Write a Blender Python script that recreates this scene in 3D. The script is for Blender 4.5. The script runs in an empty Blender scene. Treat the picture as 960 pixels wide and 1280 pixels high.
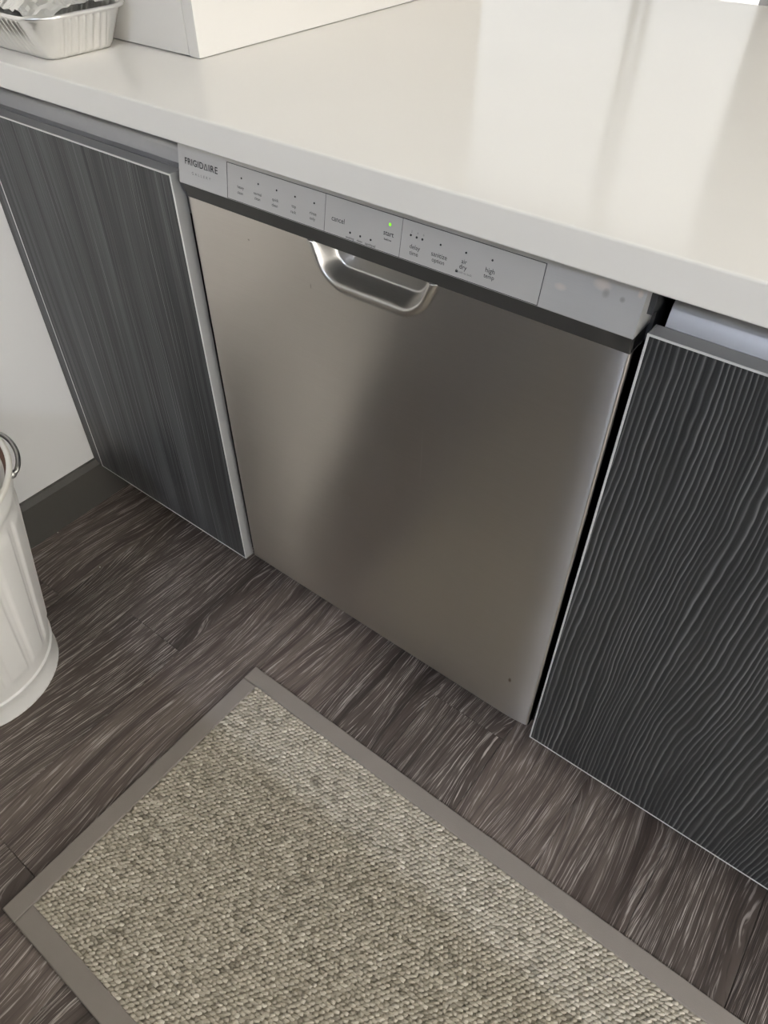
import bpy, bmesh, math, random
import numpy as np
from mathutils import Vector, Matrix, noise as mnoise

S = bpy.context.scene
COL = S.collection

# ------------------------------------------------------------------ camera
CAM_LOC = (0.7711, -0.5924, 1.1640)
YAW, PITCH, ROLL, FPX = 0.6530, -0.7821, 0.0034, 904.79
fwd = Vector((-math.sin(YAW) * math.cos(PITCH), math.cos(YAW) * math.cos(PITCH), math.sin(PITCH)))
rgt = Vector((math.cos(YAW), math.sin(YAW), 0))
upv = rgt.cross(fwd)
r2 = rgt * math.cos(ROLL) + upv * math.sin(ROLL)
u2 = upv * math.cos(ROLL) - rgt * math.sin(ROLL)
cd = bpy.data.cameras.new('camera')
cam = bpy.data.objects.new('camera', cd)
COL.objects.link(cam)
M3 = Matrix((r2, u2, -fwd)).transposed()
cam.matrix_world = Matrix.Translation(CAM_LOC) @ M3.to_4x4()
cd.sensor_fit = 'VERTICAL'
cd.sensor_height = 36.0
cd.lens = 36.0 * FPX / 1280.0
cd.clip_start = 0.02
S.camera = cam

# ------------------------------------------------------------------ colour management
vs = S.view_settings
vs.view_transform = 'Standard'
vs.look = 'None'
vs.exposure = 0.20
vs.gamma = 1.0
vs.use_curve_mapping = False

# ------------------------------------------------------------------ world: bright overcast sky over grey-green ground
SKY_STRENGTH = 6.0
w = bpy.data.worlds.new('sky')
S.world = w
w.use_nodes = True
nt = w.node_tree
nt.nodes.clear()
out = nt.nodes.new('ShaderNodeOutputWorld')
bg = nt.nodes.new('ShaderNodeBackground')
tc = nt.nodes.new('ShaderNodeTexCoord')
sx = nt.nodes.new('ShaderNodeSeparateXYZ')
cr = nt.nodes.new('ShaderNodeValToRGB')
mp = nt.nodes.new('ShaderNodeMapRange')
mp.inputs[1].default_value = -1; mp.inputs[2].default_value = 1
nt.links.new(tc.outputs['Generated'], sx.inputs[0])
nt.links.new(sx.outputs['Z'], mp.inputs[0])
nt.links.new(mp.outputs[0], cr.inputs[0])
e = cr.color_ramp.elements
e[0].position = 0.47; e[0].color = (0.16, 0.17, 0.14, 1)
e[1].position = 0.53; e[1].color = (1.0, 0.962, 0.90, 1)
k = e.new(1.0); k.color = (0.96, 0.945, 0.92, 1)
nt.links.new(cr.outputs[0], bg.inputs['Color'])
bg.inputs['Strength'].default_value = SKY_STRENGTH
nt.links.new(bg.outputs[0], out.inputs['Surface'])

def portal(loc, size, size_y, direction):
    l = bpy.data.lights.new('window_portal', 'AREA')
    l.shape = 'RECTANGLE'; l.size = size; l.size_y = size_y
    l.cycles.is_portal = True
    o = bpy.data.objects.new('window_portal', l)
    COL.objects.link(o)
    o.location = loc
    o.rotation_euler = Vector(direction).to_track_quat('-Z', 'Y').to_euler()

# ------------------------------------------------------------------ helpers
def tag(o, label=None, cat=None, group=None, kind=None):
    if label: o['label'] = label
    if cat: o['category'] = cat
    if group: o['group'] = group
    if kind: o['kind'] = kind
    return o

def empty(name, loc, label, cat, group=None):
    o = bpy.data.objects.new(name, None)
    o.empty_display_size = 0.05
    COL.objects.link(o)
    o.location = loc
    return tag(o, label, cat, group)

def link(name, me, mat=None, parent=None, smooth=None):
    """vertices are given in world space; they are moved into the parent's frame"""
    o = bpy.data.objects.new(name, me)
    COL.objects.link(o)
    if mat:
        me.materials.clear() if len(me.materials) else None
        me.materials.append(mat)
    if parent:
        o.parent = parent
        off = world_loc(parent)
        me.transform(Matrix.Translation(-off))
    if smooth is not None:
        me.shade_smooth() if smooth >= 180 else smooth_by_angle(me, smooth)
    return o

def world_loc(o):
    v = Vector(o.location)
    while o.parent:
        o = o.parent
        v += Vector(o.location)
    return v

def smooth_by_angle(me, deg):
    bm = bmesh.new(); bm.from_mesh(me)
    lim = math.radians(deg)
    bm.normal_update()
    for f in bm.faces: f.smooth = max(abs(c) for c in f.normal) < 0.9999     # keep box faces flat beside rounded edges
    for ed in bm.edges:
        if len(ed.link_faces) == 2 and ed.calc_face_angle(0) > lim: ed.smooth = False
        elif len(ed.link_faces) != 2: ed.smooth = False
    bm.to_mesh(me); bm.free()

def bm_obj(name, bm, mat, parent=None, smooth=40, recalc=True):
    if recalc: bmesh.ops.recalc_face_normals(bm, faces=bm.faces)
    me = bpy.data.meshes.new(name)
    bm.to_mesh(me); bm.free()
    return link(name, me, mat, parent, smooth)

def add_box(bm, lo, hi, bevel=0.0, seg=2):
    r = bmesh.ops.create_cube(bm, size=1.0)
    vsn = r['verts']
    for v in vsn:
        v.co = Vector([lo[i] + (v.co[i] + 0.5) * (hi[i] - lo[i]) for i in range(3)])
    if bevel > 0:
        eds = list({ed for v in vsn for ed in v.link_edges})
        bmesh.ops.bevel(bm, geom=eds, offset=bevel, segments=seg, profile=0.5, affect='EDGES', clamp_overlap=True)

def box(name, lo, hi, mat, parent=None, bevel=0.0, seg=2):
    bm = bmesh.new(); add_box(bm, lo, hi, bevel, seg)
    return bm_obj(name, bm, mat, parent)

def extrude_profile(name, pts, axis, a, b, mat, parent=None, smooth=40):
    """closed 2-D profile extruded along an axis; pts in the other two axes"""
    bm = bmesh.new()
    def mk(p, t):
        if axis == 0: return (t, p[0], p[1])
        if axis == 1: return (p[0], t, p[1])
        return (p[0], p[1], t)
    A = [bm.verts.new(mk(p, a)) for p in pts]; B = [bm.verts.new(mk(p, b)) for p in pts]
    n = len(pts)
    bm.faces.new(A); bm.faces.new(B[::-1])
    for i in range(n):
        bm.faces.new((A[i], B[i], B[(i + 1) % n], A[(i + 1) % n]))
    return bm_obj(name, bm, mat, parent, smooth)

def tube(bm, pts, rad, seg=10, closed=False):
    pts = [Vector(p) for p in pts]; n = len(pts); rings = []
    up = Vector((0, 0, 1))
    for i, p in enumerate(pts):
        a = pts[i - 1] if i else (pts[-1] if closed else pts[0])
        b = pts[(i + 1) % n] if (i < n - 1 or closed) else pts[-1]
        t = (b - a).normalized()
        s = t.cross(up)
        if s.length < 1e-3: s = t.cross(Vector((1, 0, 0)))
        s.normalize(); q = s.cross(t).normalized()
        rings.append([bm.verts.new(p + rad * (s * math.cos(k * 2 * math.pi / seg) + q * math.sin(k * 2 * math.pi / seg))) for k in range(seg)])
    m = n if closed else n - 1
    for i in range(m):
        A, B = rings[i], rings[(i + 1) % n]
        for k in range(seg):
            bm.faces.new((A[k], A[(k + 1) % seg], B[(k + 1) % seg], B[k]))
    if not closed:
        bm.faces.new(rings[0][::-1]); bm.faces.new(rings[-1])

# ------------------------------------------------------------------ material helpers
def new_mat(name):
    m = bpy.data.materials.new(name); m.use_nodes = True
    N = m.node_tree.nodes; L = m.node_tree.links
    return m, N, L, N['Principled BSDF']

def simple(name, col, rough=0.5, metal=0.0, spec=0.5, noise_amt=0.0, noise_scale=8.0, bump=0.0, bump_scale=300.0, coat=0.0):
    m, N, L, P = new_mat(name)
    P.inputs['Base Color'].default_value = (*col, 1)
    P.inputs['Roughness'].default_value = rough
    P.inputs['Metallic'].default_value = metal
    P.inputs['Specular IOR Level'].default_value = spec
    P.inputs['Coat Weight'].default_value = coat
    if noise_amt or bump:
        t = N.new('ShaderNodeTexCoord')
    if noise_amt:
        n = N.new('ShaderNodeTexNoise'); n.inputs['Scale'].default_value = noise_scale; n.inputs['Detail'].default_value = 4
        L.new(t.outputs['Object'], n.inputs['Vector'])
        mx = N.new('ShaderNodeMixRGB'); mx.blend_type = 'MIX'
        mx.inputs[1].default_value = (*[c * (1 - noise_amt) for c in col], 1)
        mx.inputs[2].default_value = (*[min(1, c * (1 + noise_amt)) for c in col], 1)
        L.new(n.outputs['Fac'], mx.inputs[0]); L.new(mx.outputs[0], P.inputs['Base Color'])
    if bump:
        n2 = N.new('ShaderNodeTexNoise'); n2.inputs['Scale'].default_value = bump_scale; n2.inputs['Detail'].default_value = 3
        L.new(t.outputs['Object'], n2.inputs['Vector'])
        b = N.new('ShaderNodeBump'); b.inputs['Strength'].default_value = bump; b.inputs['Distance'].default_value = 0.001
        L.new(n2.outputs['Fac'], b.inputs['Height']); L.new(b.outputs[0], P.inputs['Normal'])
    return m

def nmath(N, L, op, a, b=None, c=None, clamp=False):
    n = N.new('ShaderNodeMath'); n.operation = op; n.use_clamp = clamp
    for i, v in enumerate((a, b, c)):
        if v is None: continue
        if isinstance(v, (int, float)): n.inputs[i].default_value = v
        else: L.new(v, n.inputs[i])
    return n.outputs[0]

def nnoise(N, L, vec, scale=1.0, detail=2.0, rough=0.5, dist=0.0):
    n = N.new('ShaderNodeTexNoise')
    n.inputs['Scale'].default_value = scale; n.inputs['Detail'].default_value = detail
    n.inputs['Roughness'].default_value = rough; n.inputs['Distortion'].default_value = dist
    L.new(vec, n.inputs['Vector'])
    return n.outputs['Fac']

def nvec(N, L, x, y, z):
    n = N.new('ShaderNodeCombineXYZ')
    for i, v in enumerate((x, y, z)):
        if isinstance(v, (int, float)): n.inputs[i].default_value = v
        else: L.new(v, n.inputs[i])
    return n.outputs[0]

def nramp(N, L, fac, stops, interp='LINEAR'):
    n = N.new('ShaderNodeValToRGB'); n.color_ramp.interpolation = interp
    E = n.color_ramp.elements
    E[0].position, E[0].color = stops[0][0], (*stops[0][1], 1)
    E[1].position, E[1].color = stops[-1][0], (*stops[-1][1], 1)
    for p, c in stops[1:-1]:
        q = E.new(p); q.color = (*c, 1)
    L.new(fac, n.inputs[0])
    return n.outputs[0]

def nmix(N, L, fac, a, b, mode='MIX'):
    n = N.new('ShaderNodeMixRGB'); n.blend_type = mode
    for i, v in enumerate((fac, a, b)):
        if isinstance(v, (int, float)): n.inputs[i].default_value = v
        elif isinstance(v, tuple): n.inputs[i].default_value = (*v, 1)
        else: L.new(v, n.inputs[i])
    return n.outputs[0]

def sep_object(N, L, rand=True):
    t = N.new('ShaderNodeTexCoord'); s = N.new('ShaderNodeSeparateXYZ')
    L.new(t.outputs['Object'], s.inputs[0])
    x, y, z = s.outputs
    r = None
    if rand:
        oi = N.new('ShaderNodeObjectInfo'); r = oi.outputs['Random']
    return x, y, z, r

# --- floor: dark wire-brushed oak planks, grain along y
def mat_floor():
    m, N, L, P = new_mat('dark_brushed_oak')
    x, y, z, r = sep_object(N, L)
    ro = nmath(N, L, 'MULTIPLY', r, 37.0)
    mul = lambda p, q: nmath(N, L, 'MULTIPLY', p, q)
    add = lambda p, q: nmath(N, L, 'ADD', p, q)
    # cathedral figure: the grain coordinate u bends with a slow noise field
    big = nnoise(N, L, nvec(N, L, mul(x, 8.0), mul(y, 1.5), ro), 1.0, 1.0, 0.4)
    wob = nnoise(N, L, nvec(N, L, mul(x, 60.0), mul(y, 16.0), ro), 1.0, 2.0, 0.5)
    u = add(add(x, mul(big, 0.16)), mul(wob, 0.0035))
    band = nnoise(N, L, nvec(N, L, mul(u, 70.0), mul(y, 1.6), ro), 1.0, 2.0, 0.55)
    # pores: long, thin pale streaks that follow the figure
    pore = nnoise(N, L, nvec(N, L, mul(u, 480.0), mul(y, 9.0), ro), 1.0, 2.0, 0.6)
    fine = nnoise(N, L, nvec(N, L, mul(u, 900.0), mul(y, 26.0), ro), 1.0, 2.0, 0.6)
    pl = nmath(N, L, 'MULTIPLY', nmath(N, L, 'SUBTRACT', pore, 0.535), 15.0, clamp=True)
    pl = mul(pl, nmath(N, L, 'MULTIPLY', nmath(N, L, 'SUBTRACT', fine, 0.40), 6.0, clamp=True))
    pl = mul(pl, nmath(N, L, 'MULTIPLY', nmath(N, L, 'SUBTRACT', band, 0.25), 2.6, clamp=True))
    dp = nmath(N, L, 'MULTIPLY', nmath(N, L, 'SUBTRACT', 0.43, pore), 9.0, clamp=True)
    tone = nnoise(N, L, nvec(N, L, mul(x, 16.0), mul(y, 2.0), ro), 1.0, 3.0, 0.6)
    base = nramp(N, L, tone, [(0.28, (0.080, 0.061, 0.052)), (0.5, (0.135, 0.107, 0.092)), (0.72, (0.205, 0.167, 0.143))])
    dark = nmath(N, L, 'MULTIPLY', nmath(N, L, 'SUBTRACT', 0.50, band), 5.0, clamp=True)
    base = nmix(N, L, mul(dark, 0.72), base, (0.046, 0.034, 0.030))
    base = nmix(N, L, mul(dp, 0.55), base, (0.036, 0.027, 0.024))
    shade = add(0.66, mul(r, 0.68))
    base = nmix(N, L, 1.0, base, nvec(N, L, shade, shade, shade), 'MULTIPLY')
    colr = nmix(N, L, mul(pl, 0.85), base, (0.68, 0.61, 0.56))
    L.new(colr, P.inputs['Base Color'])
    P.inputs['Roughness'].default_value = 0.5
    P.inputs['Specular IOR Level'].default_value = 0.35
    b = N.new('ShaderNodeBump'); b.inputs['Strength'].default_value = 0.35; b.inputs['Distance'].default_value = 0.0008
    L.new(pore, b.inputs['Height']); L.new(b.outputs[0], P.inputs['Normal'])
    return m

# --- cabinet laminate: charcoal wood with raised wavy grain along z
def mat_ridged():
    m, N, L, P = new_mat('charcoal_ridged_laminate')
    x, y, z, _ = sep_object(N, L, False)
    mul = lambda a, b: nmath(N, L, 'MULTIPLY', a, b)
    add = lambda a, b: nmath(N, L, 'ADD', a, b)
    w1 = nnoise(N, L, nvec(N, L, mul(x, 4.5), 3.1, mul(z, 1.9)), 1.0, 1.0, 0.4)
    w2 = nnoise(N, L, nvec(N, L, mul(x, 30.0), 7.7, mul(z, 9.0)), 1.0, 2.0, 0.5)
    w3 = nnoise(N, L, nvec(N, L, mul(x, 90.0), 1.3, mul(z, 45.0)), 1.0, 1.0, 0.5)
    xx = add(add(add(x, mul(w1, 0.062)), mul(w2, 0.0070)), mul(w3, 0.0013))
    drift = nnoise(N, L, nvec(N, L, mul(xx, 12.0), 0.5, 0.0), 1.0, 2.0, 0.5)
    ph = add(mul(xx, 160.0), mul(drift, 8.0))
    fr = nmath(N, L, 'FRACT', ph)
    # each ridge: slow rise, a narrow crest, a steep fall
    prof = nramp(N, L, fr, [(0.0, (0.0,) * 3), (0.45, (0.18,) * 3), (0.70, (0.55,) * 3), (0.84, (1.0,) * 3), (0.93, (0.45,) * 3), (1.0, (0.0,) * 3)], 'B_SPLINE')
    fine = nnoise(N, L, nvec(N, L, mul(xx, 700.0), 0.0, mul(z, 6.0)), 1.0, 2.0, 0.6)
    amp = nnoise(N, L, nvec(N, L, mul(xx, 75.0), 4.0, mul(z, 3.0)), 1.0, 2.0, 0.6)
    amp = nmath(N, L, 'MULTIPLY', nmath(N, L, 'SUBTRACT', amp, 0.22), 1.9, clamp=True)
    crest = nmath(N, L, 'POWER', prof, 2.0)
    base = nramp(N, L, fine, [(0.3, (0.020, 0.0205, 0.021)), (0.75, (0.040, 0.041, 0.042))])
    colr = nmix(N, L, mul(crest, amp), base, (0.33, 0.332, 0.335))  # pale crests put the ridges' side-lit highlight into the colour
    L.new(colr, P.inputs['Base Color'])
    P.inputs['Roughness'].default_value = 0.42
    P.inputs['Specular IOR Level'].default_value = 0.35
    h = add(mul(prof, add(amp, 0.3)), mul(fine, 0.15))
    b = N.new('ShaderNodeBump'); b.inputs['Strength'].default_value = 0.7; b.inputs['Distance'].default_value = 0.0013
    L.new(h, b.inputs['Height']); L.new(b.outputs[0], P.inputs['Normal'])
    return m

def mat_grained():
    m, N, L, P = new_mat('charcoal_grained_laminate')
    x, y, z, _ = sep_object(N, L, False)
    mul = lambda a, b: nmath(N, L, 'MULTIPLY', a, b)
    add = lambda a, b: nmath(N, L, 'ADD', a, b)
    w1 = nnoise(N, L, nvec(N, L, mul(x, 6.0), 1.1, mul(z, 2.2)), 1.0, 1.0, 0.4)
    xx = add(x, mul(w1, 0.03))
    broad = nnoise(N, L, nvec(N, L, mul(xx, 26.0), 4.0, mul(z, 0.8)), 1.0, 2.0, 0.5)
    mid = nnoise(N, L, nvec(N, L, mul(xx, 170.0), 2.0, mul(z, 0.9)), 1.0, 2.0, 0.6)
    fine = nnoise(N, L, nvec(N, L, mul(xx, 520.0), 0.0, mul(z, 1.6)), 1.0, 2.0, 0.6)
    base = nramp(N, L, broad, [(0.32, (0.038, 0.0385, 0.039)), (0.68, (0.095, 0.097, 0.098))])
    ln = nmath(N, L, 'MULTIPLY', nmath(N, L, 'SUBTRACT', mid, 0.54), 7.0, clamp=True)
    ln2 = nmath(N, L, 'MULTIPLY', nmath(N, L, 'SUBTRACT', fine, 0.56), 9.0, clamp=True)
    dk = nmath(N, L, 'MULTIPLY', nmath(N, L, 'SUBTRACT', 0.44, mid), 8.0, clamp=True)
    c = nmix(N, L, mul(dk, 0.75), base, (0.018, 0.018, 0.019))
    c = nmix(N, L, mul(ln2, 0.6), c, (0.21, 0.212, 0.213))
    c = nmix(N, L, mul(mul(ln, ln2), 0.8), c, (0.36, 0.36, 0.36))
    L.new(c, P.inputs['Base Color'])
    P.inputs['Roughness'].default_value = 0.42
    P.inputs['Specular IOR Level'].default_value = 0.35
    b = N.new('ShaderNodeBump'); b.inputs['Strength'].default_value = 0.5; b.inputs['Distance'].default_value = 0.0006
    L.new(add(mid, mul(fine, 0.5)), b.inputs['Height']); L.new(b.outputs[0], P.inputs['Normal'])
    return m

# --- brushed steel (brush lines along x); a few real marks on the door
def ellipse_mask(N, L, x, z, cx, cz, ax, az):
    dx = nmath(N, L, 'DIVIDE', nmath(N, L, 'SUBTRACT', x, cx), ax)
    dz = nmath(N, L, 'DIVIDE', nmath(N, L, 'SUBTRACT', z, cz), az)
    d = nmath(N, L, 'ADD', nmath(N, L, 'MULTIPLY', dx, dx), nmath(N, L, 'MULTIPLY', dz, dz))
    return nmath(N, L, 'SUBTRACT', 1.0, d, clamp=True)

def mat_steel(name, col, rough, aniso, marks=()):
    m, N, L, P = new_mat(name)
    x, y, z, _ = sep_object(N, L, False)
    br = nnoise(N, L, nvec(N, L, nmath(N, L, 'MULTIPLY', x, 7.0), 0.0, nmath(N, L, 'MULTIPLY', z, 1500.0)), 1.0, 2.0, 0.6)
    sm = nnoise(N, L, nvec(N, L, nmath(N, L, 'MULTIPLY', x, 5.0), 0.0, nmath(N, L, 'MULTIPLY', z, 5.0)), 1.0, 3.0, 0.55)
    base = nmix(N, L, br, tuple(c * 0.94 for c in col), tuple(min(1, c * 1.06) for c in col))
    rr = nmath(N, L, 'ADD', rough - 0.03, nmath(N, L, 'MULTIPLY', sm, 0.06))
    for (cx, cz, ax, az, mcol, amt) in marks:
        k = ellipse_mask(N, L, x, z, cx, cz, ax, az)
        base = nmix(N, L, nmath(N, L, 'MULTIPLY', k, amt), base, mcol)
    L.new(base, P.inputs['Base Color']); L.new(rr, P.inputs['Roughness'])
    P.inputs['Metallic'].default_value = 1.0
    if aniso:
        tg = N.new('ShaderNodeTangent'); tg.direction_type = 'UV_MAP'; tg.uv_map = 'UVMap'
        P.inputs['Anisotropic'].default_value = aniso; P.inputs['Anisotropic Rotation'].default_value = 0.25
        L.new(tg.outputs[0], P.inputs['Tangent'])
    b = N.new('ShaderNodeBump'); b.inputs['Strength'].default_value = 0.06; b.inputs['Distance'].default_value = 0.0003
    L.new(br, b.inputs['Height']); L.new(b.outputs[0], P.inputs['Normal'])
    return m

def mat_rug(name):
    m, N, L, P = new_mat(name)
    a = N.new('ShaderNodeAttribute'); a.attribute_name = 'tint'
    x, y, z, _ = sep_object(N, L, False)
    n = nnoise(N, L, nvec(N, L, nmath(N, L, 'MULTIPLY', x, 420.0), nmath(N, L, 'MULTIPLY', y, 1100.0), z), 1.0, 2.0, 0.6)
    f = nmath(N, L, 'ADD', nmath(N, L, 'MULTIPLY', a.outputs['Fac'], 0.6), nmath(N, L, 'MULTIPLY', n, 0.4))
    c = nramp(N, L, f, [(0.05, (0.09, 0.075, 0.055)), (0.24, (0.31, 0.275, 0.21)), (0.5, (0.50, 0.45, 0.36)), (0.78, (0.78, 0.72, 0.61))])
    L.new(c, P.inputs['Base Color'])
    P.inputs['Roughness'].default_value = 0.42
    P.inputs['Specular IOR Level'].default_value = 0.5
    return m

def mat_enamel():
    m, N, L, P = new_mat('white_enamel_with_rust')
    x, y, z, _ = sep_object(N, L, False)
    n = nnoise(N, L, nvec(N, L, nmath(N, L, 'MULTIPLY', x, 30.0), nmath(N, L, 'MULTIPLY', y, 30.0), nmath(N, L, 'MULTIPLY', z, 30.0)), 1.0, 4.0, 0.65)
    low = nmath(N, L, 'SUBTRACT', 1.0, nmath(N, L, 'DIVIDE', z, 0.006), clamp=True)
    k = nmath(N, L, 'MULTIPLY', low, nmath(N, L, 'MULTIPLY', nmath(N, L, 'SUBTRACT', n, 0.47), 9.0, clamp=True), clamp=True)
    c = nmix(N, L, k, (0.78, 0.765, 0.73), (0.16, 0.085, 0.045))
    L.new(c, P.inputs['Base Color'])
    P.inputs['Roughness'].default_value = 0.32
    return m

M = {}
mw, N_, L_, P_ = new_mat('fill_light_diffuser')
P_.inputs['Emission Color'].default_value = (1.0, 0.93, 0.84, 1)
P_.inputs['Emission Strength'].default_value = 18.0
M['fill_lamp'] = mw
M['floor'] = mat_floor()
M['lam_right'] = mat_ridged()
M['lam_left'] = mat_grained()
M['steel'] = mat_steel('brushed_steel', (0.65, 0.615, 0.58), 0.33, 0.97, [
    (0.559, 0.210, 0.0030, 0.0065, (0.16, 0.09, 0.04), 0.8),
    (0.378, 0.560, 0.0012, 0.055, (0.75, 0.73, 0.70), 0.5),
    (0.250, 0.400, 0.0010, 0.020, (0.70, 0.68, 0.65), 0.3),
    (0.105, 0.770, 0.0020, 0.0015, (0.15, 0.13, 0.11), 0.6),
    (0.205, 0.740, 0.0012, 0.0040, (0.20, 0.18, 0.16), 0.5)])
M['steel_panel'] = mat_steel('satin_steel_fascia', (0.54, 0.535, 0.53), 0.42, 0.0, [
    (0.524, 0.843, 0.007, 0.004, (0.80, 0.70, 0.63), 0.5), (0.562, 0.856, 0.010, 0.006, (0.85, 0.74, 0.66), 0.55),
    (0.567, 0.850, 0.004, 0.005, (0.25, 0.23, 0.22), 0.5), (0.583, 0.849, 0.003, 0.003, (0.24, 0.22, 0.21), 0.6),
    (0.597, 0.858, 0.003, 0.004, (0.78, 0.66, 0.58), 0.6)])
M['steel_panel'].node_tree.nodes['Principled BSDF'].inputs['Metallic'].default_value = 0.35
M['steel_handle'] = mat_steel('satin_steel_pocket', (0.60, 0.58, 0.55), 0.36, 0.0)
M['overlay'] = simple('silver_touch_overlay', (0.52, 0.51, 0.495), 0.42, 0.20, noise_amt=0.03)
M['ink'] = simple('black_print', (0.012, 0.012, 0.013), 0.5)
M['grey_ink'] = simple('grey_print', (0.13, 0.13, 0.13), 0.5)
M['outline'] = simple('dark_outline', (0.05, 0.05, 0.052), 0.45)
M['charcoal_plastic'] = simple('charcoal_plastic', (0.045, 0.044, 0.042), 0.45)
M['black'] = simple('black_plastic', (0.008, 0.008, 0.009), 0.5)
M['tub'] = simple('dark_grey_metal', (0.045, 0.046, 0.048), 0.5)
M['quartz'] = simple('white_quartz', (0.81, 0.785, 0.735), 0.11, spec=0.3, noise_amt=0.012, noise_scale=6.0)
M['alu'] = simple('brushed_aluminium', (0.42, 0.42, 0.43), 0.45, 0.7, noise_amt=0.06, noise_scale=30)
M['edge'] = simple('grey_edge_band', (0.41, 0.41, 0.405), 0.36, 0.35)
M['lip'] = simple('edge_highlight', (0.72, 0.72, 0.71), 0.35, 0.2)
M['carcass'] = simple('dark_carcass_board', (0.035, 0.035, 0.036), 0.6)
M['white_lam'] = simple('white_laminate', (0.67, 0.65, 0.615), 0.38)
M['wall'] = simple('white_wall_paint', (0.74, 0.73, 0.71), 0.55, bump=0.04, bump_scale=160)
M['dark_blocker'] = simple('charcoal_blocker', (0.05, 0.05, 0.05), 0.5)
M['grey_wall'] = simple('grey_wall_paint', (0.30, 0.30, 0.29), 0.6)
M['ceiling'] = simple('white_ceiling_paint', (0.82, 0.81, 0.79), 0.8)
M['baseboard'] = simple('dark_taupe_baseboard', (0.075, 0.070, 0.062), 0.55)
M['frame'] = simple('white_window_frame', (0.70, 0.70, 0.70), 0.4)
M['foil'] = simple('aluminium_foil', (0.83, 0.82, 0.80), 0.30, 1.0, bump=0.25, bump_scale=140)
M['paving'] = simple('pale_paving', (0.5, 0.49, 0.47), 0.8, noise_amt=.1)
M['render'] = simple('added_wall_render', (0.25, 0.26, 0.275), 0.8)
M['rug'] = mat_rug('woven_sisal')
M['rug_base'] = simple('dark_rug_ground', (0.30, 0.265, 0.205), 0.9)
M['border'] = simple('taupe_cotton_border', (0.28, 0.245, 0.217), 0.8, noise_amt=0.05, noise_scale=40, bump=0.3, bump_scale=900)
M['enamel'] = mat_enamel()
M['cream'] = simple('worn_cream_enamel_rim', (0.72, 0.69, 0.62), 0.4, noise_amt=0.05, noise_scale=60)
M['rust'] = simple('rust_seam', (0.12, 0.055, 0.03), 0.8, noise_amt=0.4, noise_scale=80)
M['galv'] = simple('galvanised_wire', (0.42, 0.42, 0.40), 0.42, 1.0, noise_amt=0.15, noise_scale=50)
M['crumb_w'] = simple('pale_crumb', (0.75, 0.72, 0.66), 0.6)
M['crumb_d'] = simple('dark_crumb', (0.03, 0.025, 0.02), 0.7)
mg, N_, L_, P_ = new_mat('clear_glass')
P_.inputs['Base Color'].default_value = (1, 1, 1, 1)
P_.inputs['Roughness'].default_value = 0.0
P_.inputs['Transmission Weight'].default_value = 1.0
P_.inputs['IOR'].default_value = 1.01
M['glass'] = mg
ml, N_, L_, P_ = new_mat('green_indicator_glow')
P_.inputs['Base Color'].default_value = (0.35, 0.8, 0.05, 1)
P_.inputs['Emission Color'].default_value = (0.22, 1.0, 0.02, 1)
P_.inputs['Emission Strength'].default_value = 0.75
M['led'] = ml
mc, N_, L_, P_ = new_mat('lit_diffuser')
P_.inputs['Emission Color'].default_value = (0.74, 0.82, 1.0, 1)
P_.inputs['Emission Strength'].default_value = 3800.0
M['lamp'] = mc

# ================================================================== SETTING
WX = -0.4901          # left wall plane
RX, BY, FY, CZ = 3.0, -3.0, 3.2, 2.5
FAR_X = -2.8

fl = box('floor', (FAR_X, BY, -0.10), (RX, FY, -0.004), M['floor'])
fl['kind'] = 'structure'
plank_len, plank_w = 1.22, 0.146
rng = random.Random(5)
mesh_cache = {}
def plank_mesh(wd, ln):
    key = (round(wd, 4), round(ln, 4))
    if key in mesh_cache: return mesh_cache[key]
    bm = bmesh.new(); add_box(bm, (-wd / 2 + .0003, -ln / 2 + .0003, -0.004), (wd / 2 - .0003, ln / 2 - .0003, 0), 0.0006, 1)
    bmesh.ops.recalc_face_normals(bm, faces=bm.faces)
    me = bpy.data.meshes.new('plank'); bm.to_mesh(me); bm.free(); me.materials.append(M['floor'])
    mesh_cache[key] = me
    return me
PY0, PY1 = -2.9, 0.13
k0 = -4
for k in range(k0, 20):
    xa = 0.127 + plank_w * (k - 0) - plank_w; xb = xa + plank_w
    xa = max(xa, WX)
    if xb <= xa + 0.02: continue
    start = {0: -0.605, -1: -0.20, -2: -0.9, 1: -0.33, 2: -0.75, 3: 0.02, 4: -0.40, 5: -1.1, 6: -0.25}.get(k, rng.uniform(-1, 0))
    joints = [start + j * plank_len for j in range(-4, 4)]
    for a, b in zip(joints[:-1], joints[1:]):
        a2, b2 = max(a, PY0), min(b, PY1)
        if b2 - a2 < 0.02: continue
        o = bpy.data.objects.new('plank', plank_mesh(xb - xa, b2 - a2)); COL.objects.link(o)
        o.parent = fl
        o.location = ((xa + xb) / 2, (a2 + b2) / 2, 0)

def struct_box(name, lo, hi, mat, bevel=0):
    o = box(name, lo, hi, mat, None, bevel); o['kind'] = 'structure'; return o

struct_box('ceiling', (FAR_X - .1, BY - .1, CZ), (RX + .1, FY + .1, CZ + .1), M['ceiling'])
struct_box('wall_left', (WX - .1, BY, 0), (WX, 0.98, CZ), M['wall'])
struct_box('wall_far_left', (FAR_X - .1, 0.98, 0), (FAR_X, FY, CZ), M['wall'])
struct_box('wall_corner', (FAR_X, 0.88, 0), (WX - .1, 0.98, CZ), M['wall'])
# baseboard: dark taupe with a thin paint ledge
bb = extrude_profile('baseboard_left', [(WX, 0), (WX + .014, 0), (WX + .014, .098), (WX + .008, .1105), (WX, .1105)], 1, BY, 0.0845, M['baseboard'])
bb['kind'] = 'structure'

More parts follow.
